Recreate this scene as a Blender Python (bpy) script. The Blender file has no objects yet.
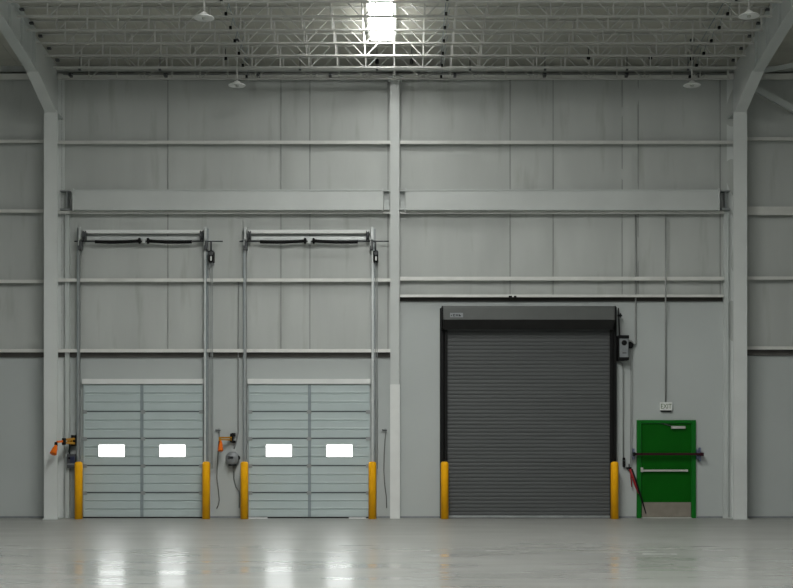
import bpy, bmesh, math, random
from mathutils import Vector, Matrix
random.seed(7)
S = bpy.context.scene
COL = S.collection
PI = math.pi
# ------------------------------------------------------------------ survey
# The back wall is the plane y = 0, the hall runs towards -y; t = metres out from the wall.
D, F, CX, HY, EYE = 28.0, 1260.0, 403.0, 446.0, 1.6
def X(px, t=0.0): return (px - CX) * (D - t) / F
def Z(py, t=0.0): return EYE + (HY - py) * (D - t) / F
def roof(t): return 10.08 + 0.085 * (t - 0.5)

# ------------------------------------------------------------------ materials
def mat(name, col, rough=0.5, metal=0.0, var=0.08, scale=3.0, bump=0.0, bscale=40.0, stretch=(1, 1, 1), emit=None, spec=0.5, col2=None, coat=0.0):
    m = bpy.data.materials.new(name); m.use_nodes = True
    nt = m.node_tree; N = nt.nodes; L = nt.links
    b = N['Principled BSDF']
    b.inputs['Roughness'].default_value = rough
    b.inputs['Metallic'].default_value = metal
    b.inputs['Specular IOR Level'].default_value = spec
    b.inputs['Coat Weight'].default_value = coat
    tc = N.new('ShaderNodeTexCoord'); mp = N.new('ShaderNodeMapping')
    mp.inputs['Scale'].default_value = stretch
    L.new(tc.outputs['Object'], mp.inputs['Vector'])
    n = N.new('ShaderNodeTexNoise'); n.inputs['Scale'].default_value = scale; n.inputs['Detail'].default_value = 5
    L.new(mp.outputs['Vector'], n.inputs['Vector'])
    r = N.new('ShaderNodeValToRGB')
    r.color_ramp.elements[0].position = 0.3; r.color_ramp.elements[1].position = 0.72
    c2 = col2 or tuple(max(0, c * (1 - 2 * var)) for c in col)
    r.color_ramp.elements[0].color = (*c2, 1); r.color_ramp.elements[1].color = (*col, 1)
    L.new(n.outputs['Fac'], r.inputs['Fac']); L.new(r.outputs['Color'], b.inputs['Base Color'])
    if bump:
        n2 = N.new('ShaderNodeTexNoise'); n2.inputs['Scale'].default_value = bscale; n2.inputs['Detail'].default_value = 3
        L.new(mp.outputs['Vector'], n2.inputs['Vector'])
        bp = N.new('ShaderNodeBump'); bp.inputs['Strength'].default_value = bump; bp.inputs['Distance'].default_value = 0.02
        L.new(n2.outputs['Fac'], bp.inputs['Height']); L.new(bp.outputs['Normal'], b.inputs['Normal'])
    if emit:
        b.inputs['Emission Color'].default_value = (*emit[0], 1); b.inputs['Emission Strength'].default_value = emit[1]
    return m

M = {}
M['liner'] = mat('insulation_liner', (0.50, 0.525, 0.505), 0.55, var=0.07, scale=0.7, stretch=(1.6, 1, 0.35), bump=0.25, bscale=3.0)
def streaks(m):
    nt = m.node_tree; N = nt.nodes; L = nt.links; b = N['Principled BSDF']
    old = b.inputs['Base Color'].links[0].from_socket
    mp = N.new('ShaderNodeMapping'); mp.inputs['Scale'].default_value = (2.2, 1, .3)
    L.new(N['Texture Coordinate'].outputs['Object'], mp.inputs['Vector'])
    n = N.new('ShaderNodeTexNoise'); n.inputs['Scale'].default_value = 1.6; n.inputs['Detail'].default_value = 4
    L.new(mp.outputs['Vector'], n.inputs['Vector'])
    r = N.new('ShaderNodeValToRGB'); r.color_ramp.elements[0].position = .25; r.color_ramp.elements[1].position = .43
    r.color_ramp.elements[0].color = (.80, .795, .77, 1); r.color_ramp.elements[1].color = (1, 1, 1, 1)
    L.new(n.outputs['Fac'], r.inputs['Fac'])
    mx = N.new('ShaderNodeMix'); mx.data_type = 'RGBA'; mx.blend_type = 'MULTIPLY'; mx.inputs['Factor'].default_value = 1.0
    L.new(old, mx.inputs['A']); L.new(r.outputs['Color'], mx.inputs['B']); L.new(mx.outputs['Result'], b.inputs['Base Color'])
streaks(M['liner'])
M['panel'] = mat('smooth_wall_panel', (0.47, 0.505, 0.495), 0.5, var=0.04, scale=0.5)
M['seam'] = mat('liner_seam_tape', (0.33, 0.345, 0.33), 0.6, var=0.12, scale=2.0)
M['girt'] = mat('painted_girt', (0.66, 0.67, 0.635), 0.5, var=0.06)
M['gap2'] = mat('brown_grey_recess_tone', (0.12, 0.115, 0.105), 0.8, var=0.15)
M['gap'] = mat('dark_recess_tone', (0.04, 0.038, 0.033), 0.8, var=0.15)
M['steel'] = mat('painted_frame_steel', (0.55, 0.58, 0.565), 0.45, var=0.05, scale=1.2)
M['column'] = mat('pale_column_paint', (0.66, 0.69, 0.675), 0.45, var=0.05, scale=1.2)
M['frame'] = mat('primed_frame_steel', (0.54, 0.575, 0.56), 0.5, var=0.06, scale=1.0)
M['joist'] = mat('white_joist_paint', (0.52, 0.525, 0.50), 0.4, var=0.05)
M['roof'] = mat('roof_liner', (0.52, 0.52, 0.46), 0.6, var=0.10, scale=1.3, stretch=(0.5, 2.0, 1), bump=0.3, bscale=2.0)
M['galv'] = mat('galvanised_steel', (0.36, 0.385, 0.385), 0.45, 0.35, var=0.1, scale=6)
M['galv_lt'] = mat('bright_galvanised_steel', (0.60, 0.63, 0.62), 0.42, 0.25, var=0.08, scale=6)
M['door'] = mat('grey_door_skin', (0.475, 0.555, 0.555), 0.42, var=0.03, scale=2)
M['stile'] = mat('blue_grey_stile', (0.25, 0.30, 0.315), 0.45, var=0.05)
M['joint'] = mat('dark_joint_seal', (0.10, 0.12, 0.125), 0.6, var=0.08)
M['white'] = mat('white_paint', (0.75, 0.77, 0.75), 0.4, var=0.04)
M['black'] = mat('black_metal', (0.006, 0.0065, 0.0065), 0.6, var=0.15, spec=0.2)
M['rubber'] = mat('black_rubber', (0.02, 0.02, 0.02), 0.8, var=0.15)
M['slat'] = mat('charcoal_slat', (0.084, 0.090, 0.091), 0.6, 0.0, var=0.08, scale=1.5, stretch=(0.3, 1, 4))
M['hood'] = mat('charcoal_hood', (0.098, 0.105, 0.101), 0.45, 0.1, var=0.05)
M['yellow'] = mat('safety_yellow', (1.0, 0.49, 0.004), 0.4, var=0.08, scale=5, col2=(0.92, 0.43, 0.004), spec=0.25)
M['orange'] = mat('orange_plastic', (0.88, 0.17, 0.002), 0.45, var=0.1, scale=8, spec=0.2)
M['amber'] = mat('amber_arm_paint', (0.46, 0.22, 0.012), 0.45, var=0.12, scale=8, spec=0.25)
M['green'] = mat('green_door_paint', (0.001, 0.105, 0.003), 0.5, var=0.05, spec=0.12)
M['green_f'] = mat('green_frame_paint', (0.003, 0.145, 0.012), 0.45, var=0.05, spec=0.2)
M['kick'] = mat('beige_kick_plate', (0.30, 0.27, 0.225), 0.4, 0.2, var=0.1, scale=6)
M['silver'] = mat('brushed_silver', (0.62, 0.62, 0.59), 0.35, 0.4, var=0.05)
M['maroon'] = mat('maroon_bar_paint', (0.04, 0.004, 0.012), 0.5, var=0.15, spec=0.2)
M['red'] = mat('red_strap', (0.36, 0.008, 0.014), 0.5, var=0.15, scale=8)
M['blue'] = mat('blue_grey_bracket', (0.16, 0.19, 0.28), 0.45, var=0.1)
M['navy'] = mat('navy_cover', (0.018, 0.026, 0.075), 0.45, var=0.1)
M['dkgrey'] = mat('dark_grey_metal', (0.07, 0.075, 0.08), 0.5, 0.1, var=0.1)
M['mdgrey'] = mat('mid_grey_casting', (0.26, 0.28, 0.29), 0.45, 0.2, var=0.1, scale=8)
M['conduit'] = mat('grey_conduit', (0.30, 0.315, 0.305), 0.45, 0.2, var=0.06)
M['pipe'] = mat('pale_pipe_paint', (0.50, 0.51, 0.48), 0.5, var=0.08)
M['rope'] = mat('grey_rope', (0.22, 0.23, 0.22), 0.8, var=0.15, scale=30)
M['signgreen'] = mat('muted_green_letter', (0.17, 0.235, 0.14), 0.5, var=0.05)
M['sky'] = mat('daylit_skylight', (0.8, 0.8, 0.8), 0.4, emit=((1.0, 1.0, 0.97), 40.5))
M['sky_near'] = mat('hazed_skylight', (0.8, 0.8, 0.8), 0.4, emit=((1.0, 1.0, 0.97), 42.0))
M['glow'] = mat('daylight_under_door', (0.7, 0.7, 0.7), 0.5, emit=((0.97, 1.0, 1.0), 0.45))
M['pane'] = mat('daylit_pane', (0.8, 0.8, 0.8), 0.3, emit=((0.97, 1.0, 1.0), 6.5))

# concrete: dusty and matt along the wall, polished further into the hall
def floor_mat():
    m = mat('polished_concrete', (0.335, 0.342, 0.325), 0.2, var=0.05, scale=0.35, col2=(0.29, 0.298, 0.28), spec=0.5)
    nt = m.node_tree; N = nt.nodes; L = nt.links; b = N['Principled BSDF']
    tc = N['Texture Coordinate']
    sp = N.new('ShaderNodeSeparateXYZ'); L.new(tc.outputs['Object'], sp.inputs['Vector'])
    n = N.new('ShaderNodeTexNoise'); n.inputs['Scale'].default_value = 0.5; n.inputs['Detail'].default_value = 4
    L.new(tc.outputs['Object'], n.inputs['Vector'])
    wob = N.new('ShaderNodeMath'); wob.operation = 'MULTIPLY_ADD'; wob.inputs[1].default_value = 3.0
    L.new(n.outputs['Fac'], wob.inputs[0]); L.new(sp.outputs['Y'], wob.inputs[2])
    mr = N.new('ShaderNodeMapRange'); mr.interpolation_type = 'SMOOTHSTEP'
    mr.inputs['From Min'].default_value = -10.5; mr.inputs['From Max'].default_value = -1.0
    mr.inputs['To Min'].default_value = 0.055; mr.inputs['To Max'].default_value = 0.3
    L.new(wob.outputs['Value'], mr.inputs['Value']); L.new(mr.outputs['Result'], b.inputs['Roughness'])
    mp = N.new('ShaderNodeMapping'); mp.inputs['Scale'].default_value = (.3, 1.0, 1)
    L.new(tc.outputs['Object'], mp.inputs['Vector'])
    n2 = N.new('ShaderNodeTexNoise'); n2.inputs['Scale'].default_value = 1.3; n2.inputs['Detail'].default_value = 3
    L.new(mp.outputs['Vector'], n2.inputs['Vector'])
    ma = N.new('ShaderNodeMath'); ma.operation = 'MULTIPLY_ADD'; ma.inputs[1].default_value = 0.27
    L.new(n2.outputs['Fac'], ma.inputs[0]); L.new(mr.outputs['Result'], ma.inputs[2]); L.new(ma.outputs['Value'], b.inputs['Roughness'])
    return m
M['floor'] = floor_mat()

# ------------------------------------------------------------------ mesh builder (world coordinates)
class MB:
    def __init__(s): s.v = []; s.f = []; s.mi = []; s.sm = []; s.cur = 0
    def face(s, idx, smooth=False): s.f.append(idx); s.mi.append(s.cur); s.sm.append(smooth)
    def box(s, x0, x1, t0, t1, z0, z1):
        """t is the distance out from the wall"""
        x0, x1 = sorted((x0, x1)); t0, t1 = sorted((t0, t1)); z0, z1 = sorted((z0, z1))
        b = len(s.v)
        for z in (z0, z1):
            for (x, y) in ((x0, -t1), (x1, -t1), (x1, -t0), (x0, -t0)): s.v.append((x, y, z))
        for q in ((3, 2, 1, 0), (4, 5, 6, 7), (0, 1, 5, 4), (1, 2, 6, 5), (2, 3, 7, 6), (3, 0, 4, 7)):
            s.face([b + i for i in q])
        return s
    def bar(s, p, q, w, h, up=(0, 0, 1)):
        p = Vector(p); q = Vector(q); d = (q - p).normalized(); u = Vector(up)
        if abs(d.dot(u)) > .98: u = Vector((0, 1, 0))
        a = d.cross(u).normalized() * (w / 2); c = a.cross(d).normalized() * (h / 2)
        b = len(s.v)
        for e in (p, q):
            for k in (-a - c, a - c, a + c, -a + c): s.v.append(tuple(e + k))
        for f in ((3, 2, 1, 0), (4, 5, 6, 7), (0, 1, 5, 4), (1, 2, 6, 5), (2, 3, 7, 6), (3, 0, 4, 7)): s.face([b + i for i in f])
        return s
    def tube(s, pts, r, n=10, cap=True):
        pts = [Vector(p) for p in pts]; b0 = len(s.v)
        rs = r if isinstance(r, (list, tuple)) else [r] * len(pts)
        ref = None
        for i, p in enumerate(pts):
            d = (pts[min(i + 1, len(pts) - 1)] - pts[max(i - 1, 0)]).normalized()
            if ref is None: ref = Vector((0, 0, 1)) if abs(d.z) < .9 else Vector((1, 0, 0))
            a = (ref - d * ref.dot(d)).normalized(); c = d.cross(a); ref = a
            for k in range(n):
                th = 2 * PI * k / n
                s.v.append(tuple(p + (a * math.cos(th) + c * math.sin(th)) * rs[i]))
        for i in range(len(pts) - 1):
            for k in range(n):
                k2 = (k + 1) % n
                s.face([b0 + i * n + k, b0 + i * n + k2, b0 + (i + 1) * n + k2, b0 + (i + 1) * n + k], True)
        if cap:
            s.face([b0 + k for k in range(n)][::-1]); e = b0 + (len(pts) - 1) * n; s.face([e + k for k in range(n)])
        return s
    def rev(s, c, prof, n=24, axis='z'):
        """prof: (radius, height) pairs revolved about an axis through c"""
        c = Vector(c); b0 = len(s.v)
        for (r, h) in prof:
            for k in range(n):
                th = 2 * PI * k / n; u, w = r * math.cos(th), r * math.sin(th)
                o = {'z': (u, w, h), 'x': (h, u, w), 'y': (w, -h, u)}[axis]
                s.v.append(tuple(c + Vector(o)))
        for i in range(len(prof) - 1):
            for k in range(n):
                k2 = (k + 1) % n
                s.face([b0 + i * n + k, b0 + i * n + k2, b0 + (i + 1) * n + k2, b0 + (i + 1) * n + k], True)
        s.face([b0 + k for k in range(n)][::-1]); e = b0 + (len(prof) - 1) * n; s.face([e + k for k in range(n)])
        return s
    def prism(s, poly, x0, x1, smooth=False):
        """poly of (t, z), extruded along x"""
        b = len(s.v); n = len(poly)
        for x in (x0, x1):
            for (t, z) in poly: s.v.append((x, -t, z))
        for k in range(n):
            k2 = (k + 1) % n; s.face([b + k, b + k2, b + n + k2, b + n + k], smooth)
        s.face([b + k for k in range(n)][::-1]); s.face([b + n + k for k in range(n)])
        return s
    def build(s, name, mats, parent=None, bevel=0.0):
        me = bpy.data.meshes.new(name)
        off = Vector((0, 0, 0))
        if parent is not None:
            r = parent
            while r.parent: r = r.parent
            off = r.location
        me.from_pydata([tuple(Vector(v) - off) for v in s.v], [], s.f)
        for m in (mats if isinstance(mats, (list, tuple)) else [mats]): me.materials.append(m)
        for p, i, sm in zip(me.polygons, s.mi, s.sm): p.material_index = i; p.use_smooth = sm
        bm = bmesh.new(); bm.from_mesh(me); bmesh.ops.recalc_face_normals(bm, faces=bm.faces); bm.to_mesh(me); bm.free()
        o = bpy.data.objects.new(name, me); COL.objects.link(o)
        if parent is not None: o.parent = parent
        if bevel:
            bv = o.modifiers.new('bevel', 'BEVEL'); bv.width = bevel; bv.segments = 2; bv.limit_method = 'ANGLE'
        return o

def tag(o, label, cat, group=None):
    o['label'] = label; o['category'] = cat
    if cat == 'door': o['kind'] = 'thing'
    if group: o['group'] = group
    return o
def thing(name, label, cat, loc, group=None):
    o = bpy.data.objects.new(name, None); COL.objects.link(o); o.location = loc; o.empty_display_size = 0.2
    return tag(o, label, cat, group)
def struct(o): o['kind'] = 'structure'; return o
def copy_tree(o, parent=None):
    c = o.copy(); COL.objects.link(c)
    if parent is not None: c.parent = parent
    for ch in list(o.children): copy_tree(ch, c)
    return c
def moved(o, loc, label, group=None):
    c = copy_tree(o); c.location = loc; c['label'] = label
    if group: c['group'] = group
    return c

# ================================================================== SETTING
XL, XR, TB = -24.0, 24.0, 38.0
struct(MB().box(XL, XR, -0.3, TB, -0.2, 0).build('floor', M['floor']))
# roof deck, pitched 1 in 12
b = MB(); b.prism([(-0.3, roof(-.3)), (TB, roof(TB)), (TB, roof(TB) + .15), (-.3, roof(-.3) + .15)], XL, XR)
for k in range(-38, 39):                      # shallow liner pleats running up the slope
    x = k * 0.61
    b.prism([(0, roof(0) - .006), (TB, roof(TB) - .006), (TB, roof(TB) + .02), (0, roof(0) + .02)], x - .01, x + .01)
struct(b.build('ceiling', M['roof']))

# back wall: quilted liner above, smooth panels below
def lower_edge(x):   # top of the smooth wainscot panels
    if X(394) < x < X(722): return Z(298)
    return Z(353)
girt_z = [0.0, Z(352), Z(281), Z(212), Z(143), 9.95]
seams = [X(p) for p in (-250, -160, -75, 62, 168, 281, 310, 388, 510, 553, 622, 638, 720, 850, 940, 1030)]
b = MB()
xs = [XL + i * (XR - XL) / 600 for i in range(601)]
zs = [i * 10.06 / 130 for i in range(131)]
def bulge(x, z):
    if z < lower_edge(x): return 0.0
    gz = sorted(girt_z + ([Z(297)] if X(394) < x < X(722) else []))
    a = max([g for g in gz if g <= z] or [0]); c = min([g for g in gz if g > z] or [10.1])
    u = (z - a) / max(c - a, .01)
    sl = max([q for q in seams if q <= x] or [XL]); sr = min([q for q in seams if q > x] or [XR])
    w = (x - sl) / max(sr - sl, .01)
    return 0.035 * (4 * u * (1 - u)) ** .6 * (4 * w * (1 - w)) ** .45 + 0.006 * math.sin(x * 5.3 + 2 * math.sin(z * 1.7))
for z in zs:
    for x in xs: b.v.append((x, -bulge(x, z), z))
n = len(xs)
for j in range(len(zs) - 1):
    for i in range(n - 1):
        xm = (xs[i] + xs[i + 1]) / 2; zm = (zs[j] + zs[j + 1]) / 2
        b.cur = 1 if zm < lower_edge(xm) else 0
        b.face([j * n + i, j * n + i + 1, (j + 1) * n + i + 1, (j + 1) * n + i], True)
b.cur = 0
b.box(XL, XR, -0.3, -0.05, 0, 10.05)
for k, x in enumerate(seams):                # taped seams of the liner
    z0 = lower_edge(x) + .05
    b.cur = 2
    b.box(x - .011, x + .011, -0.01, .02, z0, 9.9)
wall = struct(b.build('wall_back', [M['liner'], M['panel'], M['seam']]))
# side wall on the right and the rear wall, behind the camera's back
struct(MB().box(XR, XR + .2, 0, TB, 0, 10.0).build('wall_right', M['panel']))

# girts and trims
tn = [0]
def trim(b, m, bev=0.006):
    tn[0] += 1
    return struct(b.build('trim_%d' % tn[0], m, bevel=bev))
FL, FR = -7.665, 7.34          # the two frame lines
def girt(x0, x1, zc, h=.075, dep=.16, dark=0.0, gm='gap2'):
    b = MB(); b.prism([(.02, zc - .01), (dep - .01, zc - .01), (dep, zc - h / 2), (dep + .012, zc - h / 2), (dep - .005, zc + h / 2), (dep - .017, zc + h / 2), (dep - .012, zc + .012), (.02, zc + .012)], x0, x1)
    trim(b, M['girt'], 0)
    if dark: trim(MB().box(x0, x1, -.02, .05, zc - h / 2 - dark, zc - h / 2 + .01), M[gm], 0)  # darkness of the recess below the girt, put in as a dark strip
xa, xb = XL + .05, FL - .02
for py in (143, 212.3, 282.3): girt(xa, xb, Z(py))
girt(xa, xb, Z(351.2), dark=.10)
x0, x1 = FL + .02, X(391)
for py in (144, 213.5, 281): girt(x0, x1, Z(py))
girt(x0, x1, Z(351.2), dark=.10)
x0, x1 = X(400), X(722)
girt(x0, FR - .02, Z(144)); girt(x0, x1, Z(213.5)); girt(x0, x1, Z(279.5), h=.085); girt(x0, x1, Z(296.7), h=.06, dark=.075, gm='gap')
x0, x1 = FR + .02, XR - .05
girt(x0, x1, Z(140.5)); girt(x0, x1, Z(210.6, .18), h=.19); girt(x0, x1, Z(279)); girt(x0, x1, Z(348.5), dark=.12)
# eave strut at the top of the wall
for (a, c) in ((XL + .05, FL - .03), (FL + .03, FR - .03), (FR + .03, XR - .05)):
    b = MB(); b.box(a, c, 0.0, .16, 9.83, 9.86); b.box(a, c, .14, .16, 9.70, 9.86); trim(b, M['girt'], 0)
b = MB(); b.box(XL, X(44), .0, .012, 0, .04); b.box(X(209), X(241), 0, .012, 0, .04); b.box(X(375), X(392), 0, .012, 0, .04)
b.box(X(400), X(440), 0, .012, 0, .04); b.box(X(617), X(636), 0, .012, 0, .04); b.box(X(697), X(730), 0, .012, 0, .04); b.box(X(748), XR, 0, .012, 0, .04)
struct(b.build('baseboard_back', M['mdgrey']))

# skylights: daylit panels in the roof slope
wn = 0
def skylight(xc, t0, t1, w, m='sky'):
    global wn; wn += 1
    e = .03
    fr = MB()
    for (p, q, r, u) in ((xc - w / 2 - .06, xc - w / 2, t0 - .06, t1 + .06), (xc + w / 2, xc + w / 2 + .06, t0 - .06, t1 + .06), (xc - w / 2, xc + w / 2, t0 - .06, t0), (xc - w / 2, xc + w / 2, t1, t1 + .06)):
        fr.prism([(r, roof(r) - .05), (u, roof(u) - .05), (u, roof(u) + .01), (r, roof(r) + .01)], p, q)
    o = struct(fr.build('window_%d' % wn, M['joist']))
    p = MB(); sec = [(-.5, 0), (-.46, -.07), (-.3, -.125), (0, -.145), (.3, -.125), (.46, -.07), (.5, 0)]   # pane bulged into a barrel, invented to throw light sideways onto the joists
    for tt in (t0, t1):
        for (u, dz) in sec: p.v.append((xc + u * w, -tt, roof(tt) - .004 + dz))
    q = len(sec)
    for k in range(q): p.face([k, (k + 1) % q, q + (k + 1) % q, q + k])
    p.face(list(range(q))); p.face(list(range(q, 2 * q)))
    fr2 = MB()
    fr2.prism([(t0 - .02, roof(t0) - .16), (t0 - .004, roof(t0) - .16), (t0 - .004, roof(t0)), (t0 - .02, roof(t0))], xc - w / 2, xc + w / 2).build('light_stop', M['joist'], o)  # opaque plate added to keep the pane's light off the wall
    p.build('pane', M[m], o)
skylight(-.43, 1.8, 3.6, .47, 'sky_near')
for (t0) in (8, 12.5, 17, 21.5, 26): skylight(-.43, t0, t0 + 3.6, 1.5)

# ================================================================== STEEL FRAMES
def frame(xc, label):
    o = thing('rigid_frame', label, 'steel frame', (xc, -.3, 0), 'rigid frames of the hall')
    w, wr = .148, .112
    ztop = lambda t: roof(t) - .03
    b = MB()
    b.prism([(.02, 0.02), (.57, 0.02), (.57, 8.87), (1.95, 9.36), (1.95, ztop(1.95)), (.02, ztop(.02))], xc - .007, xc + .007)
    b.box(xc - w, xc + w, .565, .585, 0.02, 8.88)
    b.box(xc - w, xc + w, .0, .02, 0.02, ztop(0))
    b.prism([(.565, 8.88), (.585, 8.86), (1.95, 9.34), (1.95, 9.36)], xc - .125, xc + .125)
    b.build('column', M['column'], o)
    MB().box(xc - w - .02, xc + w + .02, .0, .64, 0, .02).build('base_plate', M['frame'], o)
    b = MB()
    pts = [(1.97, 9.36), (4.1, 9.72), (12, 10.50), (TB - .2, ztop(TB) - .75)]
    b.prism(pts + [(TB - .2, ztop(TB - .2)), (1.97, ztop(1.97))], xc - .007, xc + .007)
    for (p, q) in zip(pts[:-1], pts[1:]):
        b.prism([(p[0], p[1] - .02), (q[0], q[1] - .02), q, p], xc - wr, xc + wr)
    b.prism([(1.97, ztop(1.97) - .02), (TB - .2, ztop(TB - .2) - .02), (TB - .2, ztop(TB - .2)), (1.97, ztop(1.97))], xc - wr, xc + wr)
    b.build('rafter', M['frame'], o)
    b = MB().prism([(1.94, 9.34), (1.98, 9.34), (1.98, ztop(1.97)), (1.94, ztop(1.94))], xc - .07, xc + .07)
    b.build('splice_plate', M['frame'], o)
    def zb(t):
        for (p, q) in zip(pts[:-1], pts[1:]):
            if t <= q[0]: return p[1] + (q[1] - p[1]) * (t - p[0]) / (q[0] - p[0])
    for t in (2.75, 3.55, 4.35, 5.6):
        MB().box(xc - .06, xc + .06, t - .006, t + .006, zb(t), ztop(t) - .02).build('stiffener', M['frame'], o)
    MB().box(xc - w + .02, xc + w - .02, .02, .57, 8.86, 8.88).build('stiffener', M['frame'], o)
    for k in range(7):                        # dark purlin seats along the rafter top
        t = .5 + .64 * k
        MB().box(xc - (wr + .05) * math.copysign(1, xc), xc - (wr - .03) * math.copysign(1, xc), t - .04, t + .04, ztop(t) - .05, ztop(t) - .01).build('joist_seat', M['dkgrey'], o)
    return o
frame(FL, 'pale steel frame at the left, column and rafter beside the left dock door')
frame(FR, 'pale steel frame at the right, column and rafter beside the green door')

# middle wind column
o = thing('wind_column', 'slim white steel column between the dock doors and the roll-up door', 'column', (X(395.5, .3), -.15, 0))
xc, w = X(394.9, .3), .1
b = MB(); b.box(xc - w, xc + w, .285, .30, 0.01, 9.69); b.box(xc - w, xc + w, .02, .035, .01, 9.69); b.box(xc - .006, xc + .006, .03, .29, .01, 9.69)
b.build('shaft', M['steel'], o)
b = MB(); b.box(xc - w - .006, xc + w + .012, .27, .312, 0, Z(384.5, .3)); b.box(xc - w - .006, xc - w + .006, .05, .3, 0, Z(384.5, .3)); b.box(xc + w, xc + w + .012, .05, .3, 0, Z(384.5, .3))
g = b.build('column_guard', M['white'], o, .004); g['label'] = 'brighter white cladding on the lower column'
MB().box(xc - .16, xc + .16, .0, .36, 9.69, 9.72).build('cap_plate', M['frame'], o)

# slim jamb posts by the frames
b = MB(); b.box(X(66.5), X(70.5), .0, .10, 0, Z(213)); b.box(X(66.5), X(67.1), .10, .14, 0, Z(213))
tag(b.build('jamb_post', M['frame'], bevel=.005), 'slim grey steel jamb post beside the left frame column', 'post', 'slim jamb posts')
b = MB(); b.box(X(722.5), X(727), .0, .10, 0, Z(208)); b.box(X(726.4), X(727), .10, .14, 0, Z(208))
tag(b.build('jamb_post', M['frame'], bevel=.005), 'slim grey steel jamb post beside the right frame column', 'post', 'slim jamb posts')

# header beams high on the wall
def header(pl, pr, label, plates):
    t = .3
    o = thing('header_beam', label, 'beam', ((X(pl, t) + X(pr, t)) / 2, -.15, Z(200, t)), 'header beams on the wall')
    b = MB(); b.box(X(pl, t), X(pr, t), .0, t, Z(210, t), Z(190.5, t))
    b.build('beam', M['steel'], o, .006)
    MB().box(X(pl, t), X(pr, t), t - .05, t + .015, Z(190.8, t), Z(189.6, t)).build('top_lip', M['frame'], o)
    for p in plates:
        MB().box(X(p, t) - .012, X(p, t) + .012, .0, t + .03, Z(210.6, t), Z(188.5, t)).build('end_plate', M['frame'], o)
    return o
header(73.5, 382.8, 'long grey header beam above the two dock doors', (73, 382.8))
header(406, 718.5, 'long grey header beam high above the charcoal roll-up door', (406, 719))
b = MB()
b.box(X(62.5), X(72), .0, .22, Z(210, .2), Z(208.5, .2)); b.box(X(62.5), X(72), .0, .22, Z(191.5, .2), Z(190.3, .2)); b.box(X(69), X(70), .0, .22, Z(209, .2), Z(191, .2))
tag(b.build('beam_bracket', M['galv']), 'grey bracket joining header beam end to left frame column', 'bracket')
b = MB()
b.box(X(719.5), X(728), .0, .22, Z(210, .2), Z(208, .2)); b.box(X(719.5), X(728), .0, .22, Z(191.5, .2), Z(190.3, .2)); b.box(X(723), X(724), .0, .22, Z(209, .2), Z(191, .2))
tag(b.build('beam_bracket', M['galv']), 'grey bracket joining header beam end to right frame column', 'bracket')

for pa, pb, lab in ((383.8, 389.6, 'grey stub bracket joining header beam to the middle column, left side'), (399.2, 405, 'grey stub bracket joining header beam to the middle column, right side')):
    b = MB(); b.box(X(pa, .2), X(pb, .2), .05, .24, Z(210, .2), Z(208.8, .2)); b.box(X(pa, .2), X(pb, .2), .05, .24, Z(191.5, .2), Z(190.3, .2)); b.box(X(pa, .2), X(pb, .2), .10, .12, Z(209, .2), Z(191, .2))
    tag(b.build('beam_bracket', M['frame']), lab, 'bracket')
# ================================================================== ROOF JOISTS
jx0, jx1 = FL + .22, FR - .22
depth = .45
ORD = ['first', 'second', 'third', 'fourth', 'fifth', 'sixth', 'seventh']
def make_joist(t):
    zb = roof(t) - .015 - depth
    o = thing('roof_joist', 'white open web roof joist spanning the bay, first out from the back wall', 'joist', ((jx0 + jx1) / 2, -t, zb), 'open web roof joists')
    MB().box(jx0, jx1, t - .03, t + .03, zb - .015, zb + .015).build('bottom_chord', M['joist'], o)
    MB().box(jx0 - .1, jx1 + .1, t - .04, t + .04, zb + depth - .012, zb + depth + .012).build('top_chord', M['joist'], o)
    nx = -.792; step = 1.213
    nodes = [nx + step * k for k in range(-7, 9) if jx0 < nx + step * k < jx1]
    y = -t
    for i, x in enumerate(nodes):
        MB().bar((x, y, zb), (x, y, zb + depth), .026, .026).build('web_post', M['joist'], o)
        for s in (-1, 1):
            xm = x + s * step / 2
            if jx0 < xm < jx1:
                MB().bar((x + s * .03, y, zb), (x + s * .46, y, zb + depth), .019, .019).build('web_diagonal', M['joist'], o)
        xm = x + step / 2
        if xm < jx1: MB().bar((xm, y, zb), (xm, y, zb + depth), .030, .030).build('web_post', M['joist'], o)
    return o
j0 = make_joist(.5)
for k in range(1, 7):
    t = .5 + .64 * k
    where = {1: 'second out from the back wall', 2: 'third out from the back wall', 3: 'fourth out from the back wall', 4: 'fifth out from the back wall', 5: 'second nearest to the viewer', 6: 'nearest to the viewer'}[k]
    moved(j0, (j0.location.x, -t, roof(t) - .015 - depth), 'white open web roof joist spanning the bay, ' + where)

# conduits crossing under the joists up the roof slope
for px, lab in ((247, 'dark bridging rod crossing the joists above the left dock doors'), (441, 'dark bridging rod crossing the joists right of the bright skylight'), (689, 'dark bridging rod crossing the joists near the right frame')):
    x = X(px, .5)
    o = thing('bridging_rod', lab, 'rod', (x, -.5, roof(.5) - .6), 'bridging rods under the roof')
    MB().tube([(x, -.3, roof(.3) - .10), (x, -4.6, roof(4.6) - .10)], .011, 8).build('rod', M['stile'], o)
    for k in range(7):
        t = .5 + .64 * k + .06
        MB().bar((x, -t, roof(t) - .44), (x + .10, -t, roof(t) - .08), .012, .012).build('brace', M['stile'], o)
        MB().box(x - .025, x + .025, t - .02, t + .04, roof(t) - .47, roof(t) - .42).build('clip', M['black'], o)

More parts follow.
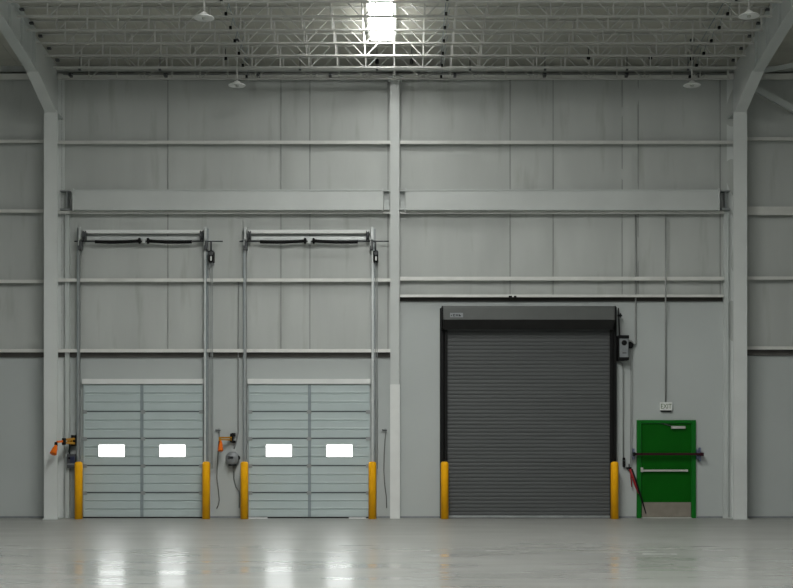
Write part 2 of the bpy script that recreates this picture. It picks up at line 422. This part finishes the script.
# pipe main below the joists near the wall
t = .86
o = thing('sprinkler_main', 'pale horizontal sprinkler pipe under the roof joists along the wall', 'pipe', (0, -t, Z(68.5, t)))
MB().tube([(FL + .2, -t, Z(68.5, t)), (FR - .2, -t, Z(68.5, t))], .038, 12).build('pipe', M['pipe'], o)
for px in (80, 160, 300, 377, 470, 545, 627, 688):
    x = X(px, t); z = Z(68.5, t)
    b = MB().tube([(x, -t, z + .03), (x, -t, roof(t) - .02)], .008, 6); b.rev((x - .025, -t, z), [(.036, 0), (.05, .0), (.05, .05), (.036, .05)], 12, 'x')
    b.build('hanger', M['dkgrey'], o)
t = .3
o = thing('cable_run', 'thin dark conduit along the wall top under the joists', 'conduit', (0, -t, Z(74, t)))
MB().tube([(FL + .2, -t, Z(74.5, t)), (FR - .2, -t, Z(74.5, t))], .014, 8).build('conduit', M['conduit'], o)
for px in (70, 165, 258, 330, 455, 545, 627, 700):
    x = X(px, t); MB().prism([(.16, Z(76, t)), (.33, Z(76, t)), (.33, Z(73, t)), (.16, Z(71, t))], x - .03, x + .03).build('bracket', M['dkgrey'], o)
# small black spot heads
for px, py, lab in ((377, 61.5, 'small black spotlight under the roof left of the middle column'), (411.5, 61.5, 'small black spotlight under the roof right of the middle column'),
                    (588.5, 57, 'small black spotlight under the roof, leftmost of the right-hand three'), (650.5, 57, 'small black spotlight under the roof, middle of the right-hand three'),
                    (691.5, 58, 'small black spotlight under the roof near the right frame'), (225.5, 57.5, 'small black spotlight left of the far left hanging lamp')):
    t = 1.0; x, z = X(px, t), Z(py, t)
    o = thing('spotlight', lab, 'spotlight', (x, -t, z), 'small black spotlights under the roof')
    MB().rev((x, -t, z), [(.028, -.05), (.04, -.04), (.04, .04), (.02, .055)], 14).build('head', M['black'], o)
    MB().tube([(x, -t, z + .05), (x, -t, roof(t) - .01)], .009, 6).build('stem', M['dkgrey'], o)

# hanging lamps
def lamp(x, t, zr, label):
    o = thing('pendant_lamp', label, 'lamp', (x, -t, zr), 'white pendant lamps')
    sh = MB().rev((x, -t, zr), [(.06, .006), (.178, -.006), (.182, .0), (.16, .018), (.105, .042), (.07, .062), (.055, .085), (.03, .095), (.018, .11)], 32)
    sh.build('shade', M['white'], o)
    MB().rev((x, -t, zr), [(.02, -.03), (.035, -.02), (.035, .0), (.03, .03)], 16).build('bulb', M['pipe'], o)
    MB().tube([(x, -t, zr + .10), (x, -t, roof(t) - .02)], .013, 8).build('rod', M['joist'], o)
    MB().rev((x, -t, roof(t) - .05), [(.05, 0), (.05, .03), (.04, .045)], 12).build('canopy', M['dkgrey'], o)
    return o
for px, py, t, lab in ((204, 18, 5.8, 'white dish pendant lamp at upper left, nearer and higher of the left two'), (237, 85.5, 1.5, 'white dish pendant lamp at left, hanging lower against the back wall'),
                       (749, 16, 5.8, 'white dish pendant lamp at upper right beside the right rafter'), (692, 85.5, 1.5, 'white dish pendant lamp at right, hanging lower against the back wall')):
    lamp(X(px, t), t, Z(py, t), lab)

# diagonal brace and struts beyond the right frame
b = MB().bar((FR + .2, -.35, Z(84, .35)), (FR + 3.4, -.35, Z(84, .35) - 1.72), .09, .13)
tag(b.build('wall_brace', M['frame']), 'pale diagonal brace leaving the top of the right frame', 'brace')
b = MB().bar((FR + .2, -1.2, Z(72, 1.2)), (FR + 3.4, -1.2, Z(72, 1.2) + .62), .06, .09)
tag(b.build('roof_strut', M['frame']), 'thin pale strut under the roof right of the right frame', 'strut')

# ================================================================== BOLLARDS
bol = None
labs = ['yellow bollard at the left edge of the left dock door', 'yellow bollard at the right edge of the left dock door', 'yellow bollard at the left edge of the right dock door',
        'yellow bollard at the right edge of the right dock door, beside the middle column', 'yellow bollard at the left edge of the charcoal roll-up door', 'yellow bollard at the right edge of the charcoal roll-up door']
for px, lab in zip((78.6, 206.2, 244.4, 372.4, 444.6, 614.6), labs):
    t = .36; x = X(px, t); r = .086; h = Z(461.5, t)
    if bol is None:
        bol = MB().rev((0, 0, 0), [(r, 0.0), (r, h - .06), (r * .96, h - .035), (r * .8, h - .014), (r * .5, h - .003), (.004, h)], 28).build('bollard', M['yellow'])
        tag(bol, lab, 'bollard', 'yellow bollards'); bol.location = (x, -t, 0)
    else: moved(bol, (x, -t, 0), lab)

# ================================================================== DOCK DOORS
def dock_door(l, r, label, wo=(28.9, 89.5), so=-1.2):
    """px of the left and right edge"""
    t = .05
    xl, xr = X(l, t), X(r, t); xm = (xl + xr) / 2
    o = thing('sectional_dock_door', label, 'door', (xm, -t, 0), 'sectional dock doors')
    ys = [519, 492.5, 465.5, 438.3, 411.4, 384.2]
    for k in range(5):
        z0, z1 = max(Z(ys[k], t), .015), Z(ys[k + 1], t)
        g = .006; hh = z1 - z0
        prof = [(.02, z0 + g), (t, z0 + g), (t + .012, z0 + g + .012)]
        for q in (1, 2):                                  # two pressed ribs to a section
            zc = z0 + hh * q / 3
            prof += [(t + .012, zc - .026), (t - .006, zc - .016), (t - .006, zc + .002), (t + .018, zc + .016), (t + .012, zc + .045)]
        prof += [(t + .012, z1 - g - .012), (t, z1 - g), (.02, z1 - g)]
        s = MB().prism(prof, xl + .01, xr - .01).build('section', M['door'], o)
        if k == 2:
            for pc in (l + wo[0], l + wo[1]):
                x0, x1, w0, w1 = X(pc - 12.7, t), X(pc + 12.7, t), Z(456.6, t), Z(445, t)
                f = MB(); e = .022
                f.box(x0 - e, x1 + e, t, t + .024, w0 - e, w0); f.box(x0 - e, x1 + e, t, t + .024, w1, w1 + e)
                f.box(x0 - e, x0, t, t + .024, w0, w1); f.box(x1, x1 + e, t, t + .024, w0, w1)
                f = f.build('window_frame', M['galv_lt'], s, .004)
                MB().box(x0, x1, t - .01, t + .018, w0, w1).build('window_pane', M['pane'], s)
        MB().box(xl + .01, xr - .01, .02, t + .017, z1 - .016, z1 + .012).build('section_joint', M['joint'], o) if k < 4 else None
        for xx in (xl + .045, xm, xr - .045):
            MB().box(xx - .05, xx + .05, t + .02, t + .032, z1 - .05, z1 + .03).build('hinge', M['galv'], o, .004) if k < 4 else None
        xs_ = X((l + r) / 2 + so, t)
        MB().box(xs_ - .034, xs_ + .034, t + .008, t + .026, z0 + .008, z1 - .008).build('centre_stile', M['stile'], o)
        for xx in (xl + .025, xr - .025):
            MB().box(xx - .012, xx + .012, t + .008, t + .024, z0 + .008, z1 - .008).build('end_stile', M['door'], o)
    MB().box(xl - .01, xr + .01, .0, t + .06, Z(384.2, t), Z(379, t)).build('top_rail', M['white'], o, .008)
    MB().box(xl + .01, xr - .01, .01, t + .03, 0.0, .03).build('bottom_seal', M['rubber'], o)
    return o
dock_door(83, 203.6, 'grey sectional dock door at the left, beside the left frame column')
d2 = dock_door(248.2, 370.2, 'grey sectional dock door nearer to the middle column', (30.8, 91.3), .4)
# daylight showing below the second door's seal
for (a, c) in ((249, 268), (349, 366)):
    MB().box(X(a), X(c), .082, .09, .0, .013).build('daylight_gap', M['glow'], d2)

def tracks(px, side, label):
    """vertical lift track; side = which way the door is"""
    o = thing('door_track', label, 'door track', (X(px), -.1, 0), 'vertical door tracks')
    x = X(px); zt = Z(229)
    MB().box(x - side * .045, x + side * .02, .046, .056, 0, zt).build('wall_angle', M['galv'], o)
    MB().box(x - side * .012, x - side * .0, .05, .19, 0, zt).build('track_leg', M['stile'], o)
    b = MB(); b.box(x, x + side * .05, .178, .19, 0.0, zt); b.box(x + side * .045, x + side * .05, .13, .19, 0, zt)
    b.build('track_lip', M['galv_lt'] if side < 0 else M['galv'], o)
    for z in (.6, 1.6, 2.6, 3.5, 4.5, 5.5):
        MB().box(x - side * .03, x - side * .012, .05, .16, z, z + .09).build('bracket', M['galv'], o)
    return o
tracks(79.8, 1, 'steel door track on the left side of the left dock door')
tracks(207.3, -1, 'steel door track on the right side of the left dock door')
tracks(245.2, 1, 'steel door track on the left side of the right dock door')
tracks(373.8, -1, 'steel door track on the right side of the right dock door')

def springs(l, r, label):
    """counterbalance shaft; l, r = px of the end plates"""
    t = .2
    o = thing('spring_assembly', label, 'door springs', (X((l + r) / 2, t), -t, Z(236, t)), 'door spring assemblies')
    MB().box(X(l + 2, t), X(r - 2, t), .05, .16, Z(233, t), Z(229.5, t)).build('header_angle', M['white'], o, .004)
    MB().box(X(l + 2, t), X(r - 2, t), .05, .12, Z(239.5, t), Z(235.8, t)).build('header_angle', M['galv_lt'], o, .004)
    zs_ = Z(241.3, t)
    MB().tube([(X(l - 6, t), -t, zs_), (X(r + 17, t), -t, zs_)], .015, 10).build('shaft', M['dkgrey'], o)
    mid = (l + r) / 2
    for (a, c, dirn) in ((l + 14.5, mid - 3.5, 1), (mid + 5, r - 14, -1)):
        xa_, xb_ = X(a, t), X(c, t); n_ = 46; prof = []
        pts = []; rs = []
        for i in range(n_ * 2 + 1):
            u = i / (n_ * 2); pts.append((xa_ + (xb_ - xa_) * u, -t, zs_ - .018 + .03 * ((2 * (u if dirn > 0 else 1 - u) - .7) ** 2) * .55)); rs.append(.040 if i % 2 else .033)
        MB().tube(pts, rs, 14).build('spring', M['black'], o)
        cx_ = xb_ if dirn > 0 else xa_
        MB().rev((cx_ - .02, -t, zs_ + .01), [(.03, -.01), (.066, 0), (.066, .03), (.05, .045), (.03, .05)], 18, 'x').build('winding_cone', M['black'], o)
    MB().box(X(mid - .8, t), X(mid + 2.4, t), 0.05, t + .02, Z(243.5, t), Z(238.5, t)).build('centre_bearing', M['galv_lt'], o, .004)
    for (p, s) in ((l, 1), (r, -1)):
        x = X(p, t)
        MB().box(x - .03, x - .018, .05, .30, Z(246, t), Z(227.5, t)).build('end_plate', M['galv_lt'], o)
        MB().box(x - .03, x + .03, .285, .30, Z(240, t), Z(227.5, t)).build('end_plate', M['galv_lt'], o)
        xd = x + s * .09
        MB().rev((xd - .03, -t, Z(235.8, t)), [(.03, -.01), (.115, 0), (.115, .012), (.085, .02), (.085, .045), (.115, .053), (.115, .06), (.03, .065)], 24, 'x').build('cable_drum', M['dkgrey'], o)
        MB().box(x - .04, x + .035, .08, .27, Z(250, t), Z(241, t)).build('bearing_block', M['dkgrey'], o, .006)
    return o
springs(80.5, 205.8, 'black springs on a shaft high above the left dock door')
springs(245.5, 371.8, 'black springs on a shaft high above the right dock door')

def hoist(px, end, label):
    t = .30
    x = X(px, t)
    o = thing('chain_hoist', label, 'hoist', (x, -t, Z(256, t)), 'chain hoists of the dock doors')
    b = MB(); b.box(x - .055, x + .055, .06, .30, Z(261.5, t), Z(250.5, t)); b.build('body', M['black'], o, .012)
    MB().rev((x + .01, -.30, Z(253.5, t)), [(.045, 0), (.05, .02), (.03, .045)], 16, 'y').build('sprocket', M['dkgrey'], o)
    MB().box(x - .005, x + .025, .30, .315, Z(260.5, t), Z(256.5, t)).build('plate', M['white'], o)
    MB().box(x - .045, x + .045, .03, .06, Z(264, t), Z(248, t)).build('backplate', M['galv'], o)
    MB().bar((x - .03, -.15, Z(262, t)), (x - .05, -.15, Z(266.5, t)), .03, .05).build('chain_guide', M['galv'], o)
    MB().tube([(x - .005, -.2, Z(241, .2)), (x - .005, -.2, Z(251, t))], .02, 8).build('drive_post', M['dkgrey'], o)
    b = MB()
    for dx in (-.012, .022):
        b.tube([(x + dx + .01, -.24, Z(261, t)), (x + dx + .015, -.24, end)], .008, 6)
    b.build('chain', M['galv'], o)
hoist(210.6, 1.1, 'black chain hoist beside the top right of the left dock door')
hoist(375.6, 1.1, 'black chain hoist beside the top right of the right dock door')

# ---- dock lights
def P(px, py, t): return (X(px, t), -t, Z(py, t))
o = thing('dock_light', 'orange dock light on an amber arm in front of the left frame column', 'dock light', P(74, 441, .12), 'orange dock lights')
MB().box(X(71.5, .15), X(76, .15), .10, .20, Z(446, .15), Z(435, .15)).build('mount', M['black'], o, .008)
b = MB(); b.bar(P(74.5, 438.8, .2), P(64.5, 439.8, .62), .03, .05); b.bar(P(74.5, 443.2, .2), P(64.5, 442.8, .62), .03, .05); b.bar(P(71.5, 438, .3), P(71.5, 444, .3), .05, .03); b.bar(P(68.5, 438.8, .45), P(68.5, 443.5, .45), .05, .03)
b.build('arm', M['amber'], o, .004)
MB().rev(P(64, 441.5, .63), [(.03, -.075), (.045, -.065), (.045, .065), (.03, .075)], 14).build('elbow', M['black'], o)
b = MB(); b.bar(P(63.5, 441.2, .63), P(57, 442, .86), .03, .045); b.build('link', M['orange'], o, .004)
MB().rev(P(56, 444, .88), [(.02, -.06), (.035, -.05), (.035, .035), (.02, .045)], 14).build('knuckle', M['black'], o)
a_, c_ = Vector(P(56, 445.5, .9)), Vector(P(53.0, 454.2, 1.0))
b = MB().tube([a_.lerp(c_, u) for u in (0, .2, .35, .6, .95, 1)], [.03, .04, .055, .062, .075, .06], 18)
b.build('lamp_head', M['orange'], o)

o = thing('dock_light', 'orange dock light on a short amber arm between the two dock doors', 'dock light', P(234, 438, .08), 'orange dock lights')
b = MB(); b.box(X(231.5, .1), X(235, .1), 0, .12, Z(436.5, .1), Z(433, .1)); b.box(X(231.5, .1), X(235.5, .1), 0, .12, Z(443, .1), Z(440.5, .1)); b.box(X(230, .1), X(233, .1), 0, .1, Z(442.5, .1), Z(433.5, .1))
b.build('mount', M['black'], o, .006)
b = MB(); b.bar(P(231.5, 437.6, .12), P(221, 437.6, .35), .03, .04); b.bar(P(231.5, 440, .12), P(221, 439.6, .35), .03, .03); b.build('arm', M['amber'], o, .004)
MB().rev(P(220, 439.5, .36), [(.02, -.08), (.03, -.07), (.03, .05), (.02, .06)], 14).build('elbow', M['amber'], o)
a_, c_ = Vector(P(220.3, 441, .38)), Vector(P(220.6, 451, .46))
MB().tube([a_.lerp(c_, u) for u in (0, .2, .35, .6, .95, 1)], [.03, .04, .05, .052, .06, .05], 18).build('lamp_head', M['orange'], o)
a_ = Vector(P(219.8, 440.5, .40))
b = MB().bar(P(219.2, 441, .42), P(218.6, 450.6, .47), .02, .03); b.build('grip', M['black'], o)

# dark control box behind the first bollard
t = .14
o = thing('control_box', 'dark control box with navy cover between the frame column and left bollard', 'control box', P(71.6, 462, 0))
MB().box(X(67.6, t), X(76, t), .10, .22, Z(468, t), Z(454, t)).build('case', M['dkgrey'], o, .01)
MB().box(X(71, t), X(75.8, t), .22, .235, Z(463, t), Z(456.5, t)).build('cover', M['navy'], o, .006)
MB().rev(P(69.4, 458, .22), [(.022, 0), (.03, .01), (.02, .03)], 14, 'y').build('knob', M['black'], o)
MB().box(X(68, t), X(76, t), .22, .226, Z(464.8, t), Z(463.4, t)).build('label_strip', M['mdgrey'], o)
MB().tube([P(70, 454.5, .14), P(69, 451.5, .15), P(69.3, 448, .12), P(70, 441, .12)], .014, 8).build('cable', M['black'], o)

# cord reel
t = .2
o = thing('cord_reel', 'round grey cord reel on the wall between the two dock doors', 'cord reel', P(232.5, 458, .0))
x, z = X(232.2, t), Z(458.3, t)
MB().rev((x, 0, z), [(.11, .05), (.145, .06), (.15, .09), (.15, .17), (.135, .2), (.05, .215)], 28, 'y').build('drum', M['mdgrey'], o)
MB().box(x - .10, x + .03, .18, .215, z - .025, z + .05).build('window', M['dkgrey'], o, .01)
MB().rev((x + .11, 0, z + .01), [(.03, .10), (.055, .11), (.055, .19), (.03, .2)], 16, 'y').build('side_hub', M['black'], o)
MB().box(x - .03, x + .06, .0, .08, z + .05, z + .20).build('bracket', M['galv_lt'], o, .006)
pts = [P(233, 465, .12), P(233.4, 470, .06), P(234, 479, .03), P(236, 487, .03), P(239, 491.5, .03), P(239.6, 496, .03), P(239.2, 508, .03)]
MB().tube(pts, .014, 8).build('cord', M['rope'], o)
MB().box(x - .09, x + .08, .05, .2, z - .17, z - .13).build('guide', M['black'], o, .01)

# pull ropes
def rope(px, d, pts, label):
    o = thing('pull_rope', label, 'rope', P(px, 430, 0), 'pull ropes beside the dock doors')
    MB().bar(P(px - 3.5 * d, 430.0, .04), P(px + 1.5 * d, 430.3, .04), .05, .025).build('hook', M['dkgrey'], o)
    MB().box(X(px) - .02, X(px) + .02, 0, .05, Z(432), Z(428.5)).build('hook_plate', M['galv'], o)
    MB().tube([P(a, c, .05) for a, c in pts], .011, 8).build('rope', M['rope'], o)
rope(219, 1, [(219.5, 431), (219.3, 437), (218.6, 446), (217.6, 462), (217, 478), (218.6, 492), (219.4, 500), (218, 506), (216.5, 508.5)], 'thin grey pull rope hanging between the two dock doors')
rope(385.5, 1, [(386, 431), (385, 440), (384.2, 455), (383.8, 470), (384.8, 485), (386.4, 497), (386.6, 508)], 'thin grey pull rope hanging beside the middle column')

# ================================================================== ROLL-UP DOOR
l, r = 447.2, 610.2
o = thing('roll_up_door', 'large charcoal roll-up slat door with a hood', 'door', (X((l + r) / 2), -.12, 0))
tc_ = .10
x0, x1 = X(l - 2, tc_), X(r + 2, tc_)
b = MB(); zt = Z(318, tc_); z = .06; pitch = .0835; prof = []
while z < zt:
    prof += [(tc_ - .006, z), (tc_ + .003, z + .008), (tc_ + .007, z + .03), (tc_ + .007, z + .05), (tc_ + .003, z + .072), (tc_ - .006, z + .080)]; z += pitch
poly = [(.04, .06)] + prof + [(.04, z)]
b.prism(poly, x0, x1)
b.build('curtain', M['slat'], o)
MB().box(x0, x1, .06, .15, .012, .06).build('bottom_bar', M['galv'], o, .005)
MB().box(x0, x1, .08, .12, .0, .012).build('bottom_seal', M['rubber'], o)
for (a, c, s) in ((440, 447.4, 1), (610, 616.6, -1)):
    b = MB(); xa_, xc_ = X(a, .15), X(c, .15)
    if s > 0:
        b.box(xa_, X(443.6, .15), .0, .16, 0, Z(308, .15)); b.box(X(444.6, .15), xc_, .0, .19, 0, Z(318, .15)); b.box(xa_, xc_, 0, .03, 0, Z(308, .15))
    else:
        b.box(X(613.2, .15), xc_, .0, .16, 0, Z(307, .15)); b.box(xa_, X(612.6, .15), .0, .19, 0, Z(318, .15)); b.box(xa_, xc_, 0, .03, 0, Z(307, .15))
    b.build('guide', M['black'], o, .004)
th = .52
xa_, xc_ = X(443.2, th), X(614.8, th)
zt, zm, zb = Z(305.8, th), Z(319.6, th), Z(328, .25)
h = MB().prism([(.0, zt + .0), (th - .03, zt), (th, zt - .035), (th, zm), (.30, zb), (.0, zb)], xa_, xc_).build('hood', M['hood'], o, .008)
MB().prism([(.0, zt + .0), (th - .02, zt), (th + .01, zt - .035), (th + .01, zm), (.30, zb - .03), (.0, zb - .03)], xa_ - .03, xa_ - .001).build('end_bracket', M['black'], o)
MB().prism([(.0, zt + .0), (th - .02, zt), (th + .01, zt - .035), (th + .01, zm), (.30, zb - .03), (.0, zb - .03)], xc_ + .001, xc_ + .03).build('end_bracket', M['black'], o)
MB().prism([(th - .004, zm - .004), (th - .02, zm - .008), (.29, zb - .002), (.29, zb - .04), (.31, zb - .04)], xa_ + .01, xc_ - .01).build('seal_and_shadow', M['rubber'], o)  # dark sheet for the hood's seal and the shadow under the hood
pl = MB().prism([(th, Z(317.4, th)), (th + .006, Z(317.4, th)), (th + .006, Z(312.9, th)), (th, Z(312.9, th))], X(450, th), X(463, th)).build('maker_badge', M['mdgrey'], o, .002)
b = MB()
for (a, c, e, g) in ((450.9, 451.9, 315.8, 314.9), (453.2, 453.7, 316.2, 314.2), (453.2, 455.2, 314.6, 314.1), (453.2, 455.2, 316.3, 315.8), (456.1, 456.6, 316.3, 314.1), (456.6, 457.6, 315.4, 314.9), (457.6, 458.2, 316.3, 314.1), (459, 459.6, 316.3, 314.1), (459.6, 460.8, 316.3, 315.3)):
    b.box(X(a, th), X(c, th), th + .004, th + .009, Z(e, th), Z(g, th))
b.build('badge_marks', M['black'], pl)
MB().tube([(X(616), -.2, Z(315.5, .2)), (X(620.5), -.2, Z(315.5, .2))], .02, 10).build('shaft_end', M['black'], o)
MB().rev((X(618.4), -.2, Z(315.5, .2)), [(.02, 0), (.05, .0), (.05, .02), (.02, .02)], 14, 'x').build('sprocket', M['black'], o)
b = MB(); b.bar((X(617.6), -.1, Z(308, .1)), (X(618.6), -.1, Z(336, .1)), .02, .05); b.build('drive_chain', M['black'], o)

# operator
t = .25
o = thing('door_operator', 'grey and black door operator box right of the roll-up door hood', 'door operator', P(623, 348, .0))
xa_, xc_ = X(618.5, t), X(628.6, t)
MB().box(xa_ + .02, xc_ - .0, .02, t, Z(358.5, t), Z(337, t)).build('body', M['mdgrey'], o, .012)
MB().box(xa_ - .01, xc_ + .01, .0, t + .02, Z(338.5, t), Z(335.2, t)).build('cap', M['black'], o, .012)
MB().box(xa_ - .01, xc_ + .01, .0, t + .02, Z(360.2, t), Z(357.2, t)).build('cap', M['black'], o, .012)
MB().box(xa_ - .012, xa_ + .02, .0, t + .01, Z(359, t), Z(337, t)).build('side_rail', M['black'], o)
e = MB().rev((X(624.2, t), 0, Z(342.8, t)), [(.055, t - .01), (.06, t + .005), (.03, t + .012)], 20, 'y'); 
e.build('black_disc', M['black'], o)  # plain black disc on the operator's front
MB().box(X(622.5, t), X(626.5, t), t, t + .006, Z(353.5, t), Z(352.4, t)).build('plate', M['dkgrey'], o)
MB().rev((X(630.4, .12), 0, Z(345, .12)), [(.03, .04), (.075, .05), (.075, .10), (.05, .12)], 18, 'y').build('chain_wheel', M['black'], o)
b = MB()
for dx in (0, .03): b.tube([(X(630) + dx, -.08, Z(346)), (X(630) + dx, -.08, Z(466))], .007, 6)
b.build('hand_chain', M['conduit'], o)
# conduits and push button
def tb(name, pts, r, m, label, cat, group=None): return tag(MB().tube([P(*p) for p in pts], r, 10).build(name, m), label, cat, group)
o = thing('push_button', 'small black push button hanging right of the roll-up door', 'push button', P(623.3, 460, 0))
MB().tube([P(617, 362, .06), P(620.5, 362.3, .06), P(622.4, 364, .06), P(623, 367, .06), P(623.3, 400, .04), P(623.3, 458, .04)], .013, 8).build('cord', M['conduit'], o)
MB().box(X(622.3), X(624.6), .02, .09, Z(467), Z(457.5)).build('case', M['black'], o, .012)
MB().rev((X(623.4), 0, Z(460.5)), [(.012, .085), (.015, .09), (.012, .1)], 12, 'y').build('button', M['dkgrey'], o)
tb('conduit', [(635.6, 215, .05), (635.6, 262, .05), (635.6, 340, .05), (635.6, 344, .06), (634.5, 345, .08), (631, 341, .1), (628, 341.5, .12)], .018, M['conduit'], 'grey conduit dropping down the wall to the door operator', 'conduit')
tb('conduit', [(665.6, 215, .2), (665.6, 300, .2), (665.6, 330, .06), (665.6, 402, .06)], .017, M['conduit'], 'grey conduit dropping down the wall to the exit sign', 'conduit')
tb('conduit', [(238.3, 282, .05), (238.3, 370, .05), (238.3, 431, .05), (236.5, 440, .05), (234, 449, .05)], .016, M['conduit'], 'grey conduit dropping down the wall between the two dock doors', 'conduit')
b = MB(); b.box(X(508), X(511.2), .18, .22, Z(297.5, .2), Z(295.8, .2)); b.box(X(513.2), X(515.6), .18, .22, Z(297.4, .2), Z(295.9, .2))
tag(b.build('wall_clip', M['black']), 'pair of tiny black clips on the wall rail above the roll-up door', 'clip')

# ================================================================== EXIT DOOR
t = .07
o = thing('emergency_exit_door', 'green steel exit door with panic bar and beige kick plate', 'door', (X(667), -t, 0))
L0, R0, T0 = 637, 696, 420
b = MB(); b.box(X(L0, t), X(641.4, t), .0, t, 0, Z(T0, t)); b.box(X(691.6, t), X(R0, t), .0, t, 0, Z(T0, t)); b.box(X(641.4, t), X(691.6, t), .0, t, Z(423.4, t), Z(T0, t))
b.build('frame', M['green_f'], o, .006)
leaf = MB().box(X(641.6, .03), X(691.4, .03), .0, .03, .02, Z(423.6, .03)).build('leaf', M['green'], o)
MB().box(X(642, .04), X(691, .04), .03, .036, .025, Z(502.3, .04)).build('kick_plate', M['kick'], leaf)
MB().box(X(671.5, .1), X(685.5, .1), .03, .11, Z(428.8, .1), Z(426, .1)).build('closer', M['silver'], leaf, .008)
MB().bar(P(673, 426.4, .08), P(662, 423.2, .06), .02, .015).build('closer_arm', M['dkgrey'], leaf)
MB().box(X(643, .1), X(687, .1), .075, .11, Z(471.6, .1), Z(469.6, .1)).build('panic_bar', M['silver'], leaf, .006)
MB().box(X(640.8, .1), X(643.2, .1), .03, .115, Z(472, .1), Z(467.6, .1)).build('bar_bracket', M['silver'], leaf, .005)
MB().box(X(686, .1), X(688, .1), .03, .115, Z(471.8, .1), Z(469.4, .1)).build('bar_bracket', M['silver'], leaf, .005)
MB().box(X(641.6, .05), X(691.4, .05), .0, .06, 0.0, .02).build('threshold', M['silver'], o)

t = .17
o = thing('barricade_bar', 'dark maroon barricade bar across the green exit door', 'barricade bar', P(667, 454, t))
MB().box(X(633.5, t), X(702.5, t), t - .025, t + .03, Z(455.3, t), Z(452.9, t)).build('bar', M['maroon'], o, .01)
for (px, a, c) in ((634, 459.5, 448.5), (698.2, 459, 449.5), (700.6, 461.3, 447.5)):
    MB().box(X(px, t) - .016, X(px, t) + .016, .004, t - .02, Z(a, t), Z(c, t)).build('bracket', M['blue'], o, .004)
MB().box(X(632.8, t), X(635.4, t), t - .03, t + .045, Z(456, t), Z(452.3, t)).build('bar_end', M['black'], o, .01)
MB().box(X(700, t), X(703.6, t), t - .03, t + .045, Z(456, t), Z(452.5, t)).build('bar_end', M['maroon'], o, .01)

o = thing('hanging_strap', 'red and black strap hanging slantwise beside the green exit door', 'strap', P(629.5, 467.5, .05))
MB().box(X(627, .1), X(631.6, .1), .0, .10, Z(469, .1), Z(467, .1)).build('hook', M['black'], o, .006)
MB().box(X(629.2, .1), X(630, .1), .0, .08, Z(471, .1), Z(464, .1)).build('hook_stem', M['dkgrey'], o)
MB().tube([P(630.5, 469, .12), P(633, 476, .14), P(636.5, 486, .16), P(639, 493.5, .17)], [.035, .04, .035, .025], 10).build('strap', M['red'], o)
MB().tube([P(631.8, 469, .15), P(636, 481, .18), P(640, 494, .2), P(643.4, 505, .16), P(646, 513.5, .12)], [.02, .024, .022, .016, .01], 8).build('tail', M['black'], o)
MB().tube([P(630.8, 470, .1), P(631, 478, .1), P(631.8, 487, .1)], .014, 8).build('loop', M['red'], o)

# exit sign with raised letters
t = .08
o = thing('exit_sign', 'small white exit sign on the wall above the green door', 'exit sign', P(666.6, 406.6, 0))
MB().box(X(660.2, t), X(672.4, t), .0, t, Z(410.4, t), Z(402.2, t)).build('case', M['white'], o, .008)
MB().box(X(661.3, t), X(671.5, t), .01, t - .02, Z(411.6, t), Z(410.2, t)).build('lamp_strip', M['black'], o)
fc = bpy.data.curves.new('letters', 'FONT'); fc.body = 'EXIT'; fc.size = .14; fc.extrude = .003; fc.align_x = 'CENTER'; fc.align_y = 'CENTER'; fc.offset = .001
tmp = bpy.data.objects.new('letters_curve', fc); COL.objects.link(tmp)
dg = bpy.context.evaluated_depsgraph_get(); dg.update()
me = bpy.data.meshes.new_from_object(tmp.evaluated_get(dg)); bpy.data.objects.remove(tmp)
xs_ = [v.co.x for v in me.vertices]; ys_ = [v.co.y for v in me.vertices]
sx = .235 / (max(xs_) - min(xs_)); sy = .105 / (max(ys_) - min(ys_))
cxm, cym = (max(xs_) + min(xs_)) / 2, (max(ys_) + min(ys_)) / 2
off = o.location
for v in me.vertices:
    p = Vector((X(666.3, t) + (v.co.x - cxm) * sx, -t - .002 - v.co.z, Z(406.2, t) + (v.co.y - cym) * sy)); v.co = p - off
me.materials.clear(); me.materials.append(M['signgreen'])
lo = bpy.data.objects.new('letters', me); COL.objects.link(lo); lo.parent = o

# ================================================================== LIGHT, CAMERA
w = bpy.data.worlds.new('World'); S.world = w; w.use_nodes = True
bg = w.node_tree.nodes['Background']; bg.inputs['Color'].default_value = (0.95, 1.0, 0.98, 1); bg.inputs['Strength'].default_value = 0.2

cam = bpy.data.cameras.new('Camera'); co = bpy.data.objects.new('Camera', cam); COL.objects.link(co); S.camera = co
co.location = (0, -D, EYE); co.rotation_euler = (PI / 2, 0, 0)
cam.sensor_fit = 'HORIZONTAL'; cam.sensor_width = 36; cam.lens = F * 36 / 793
cam.shift_x = -(CX - 396.5) / 793; cam.shift_y = (HY - 294) / 793
cam.clip_end = 200
vs = S.view_settings; vs.view_transform = 'Standard'; vs.look = 'None'; vs.gamma = 1.0; vs.exposure = -0.12; vs.use_curve_mapping = False
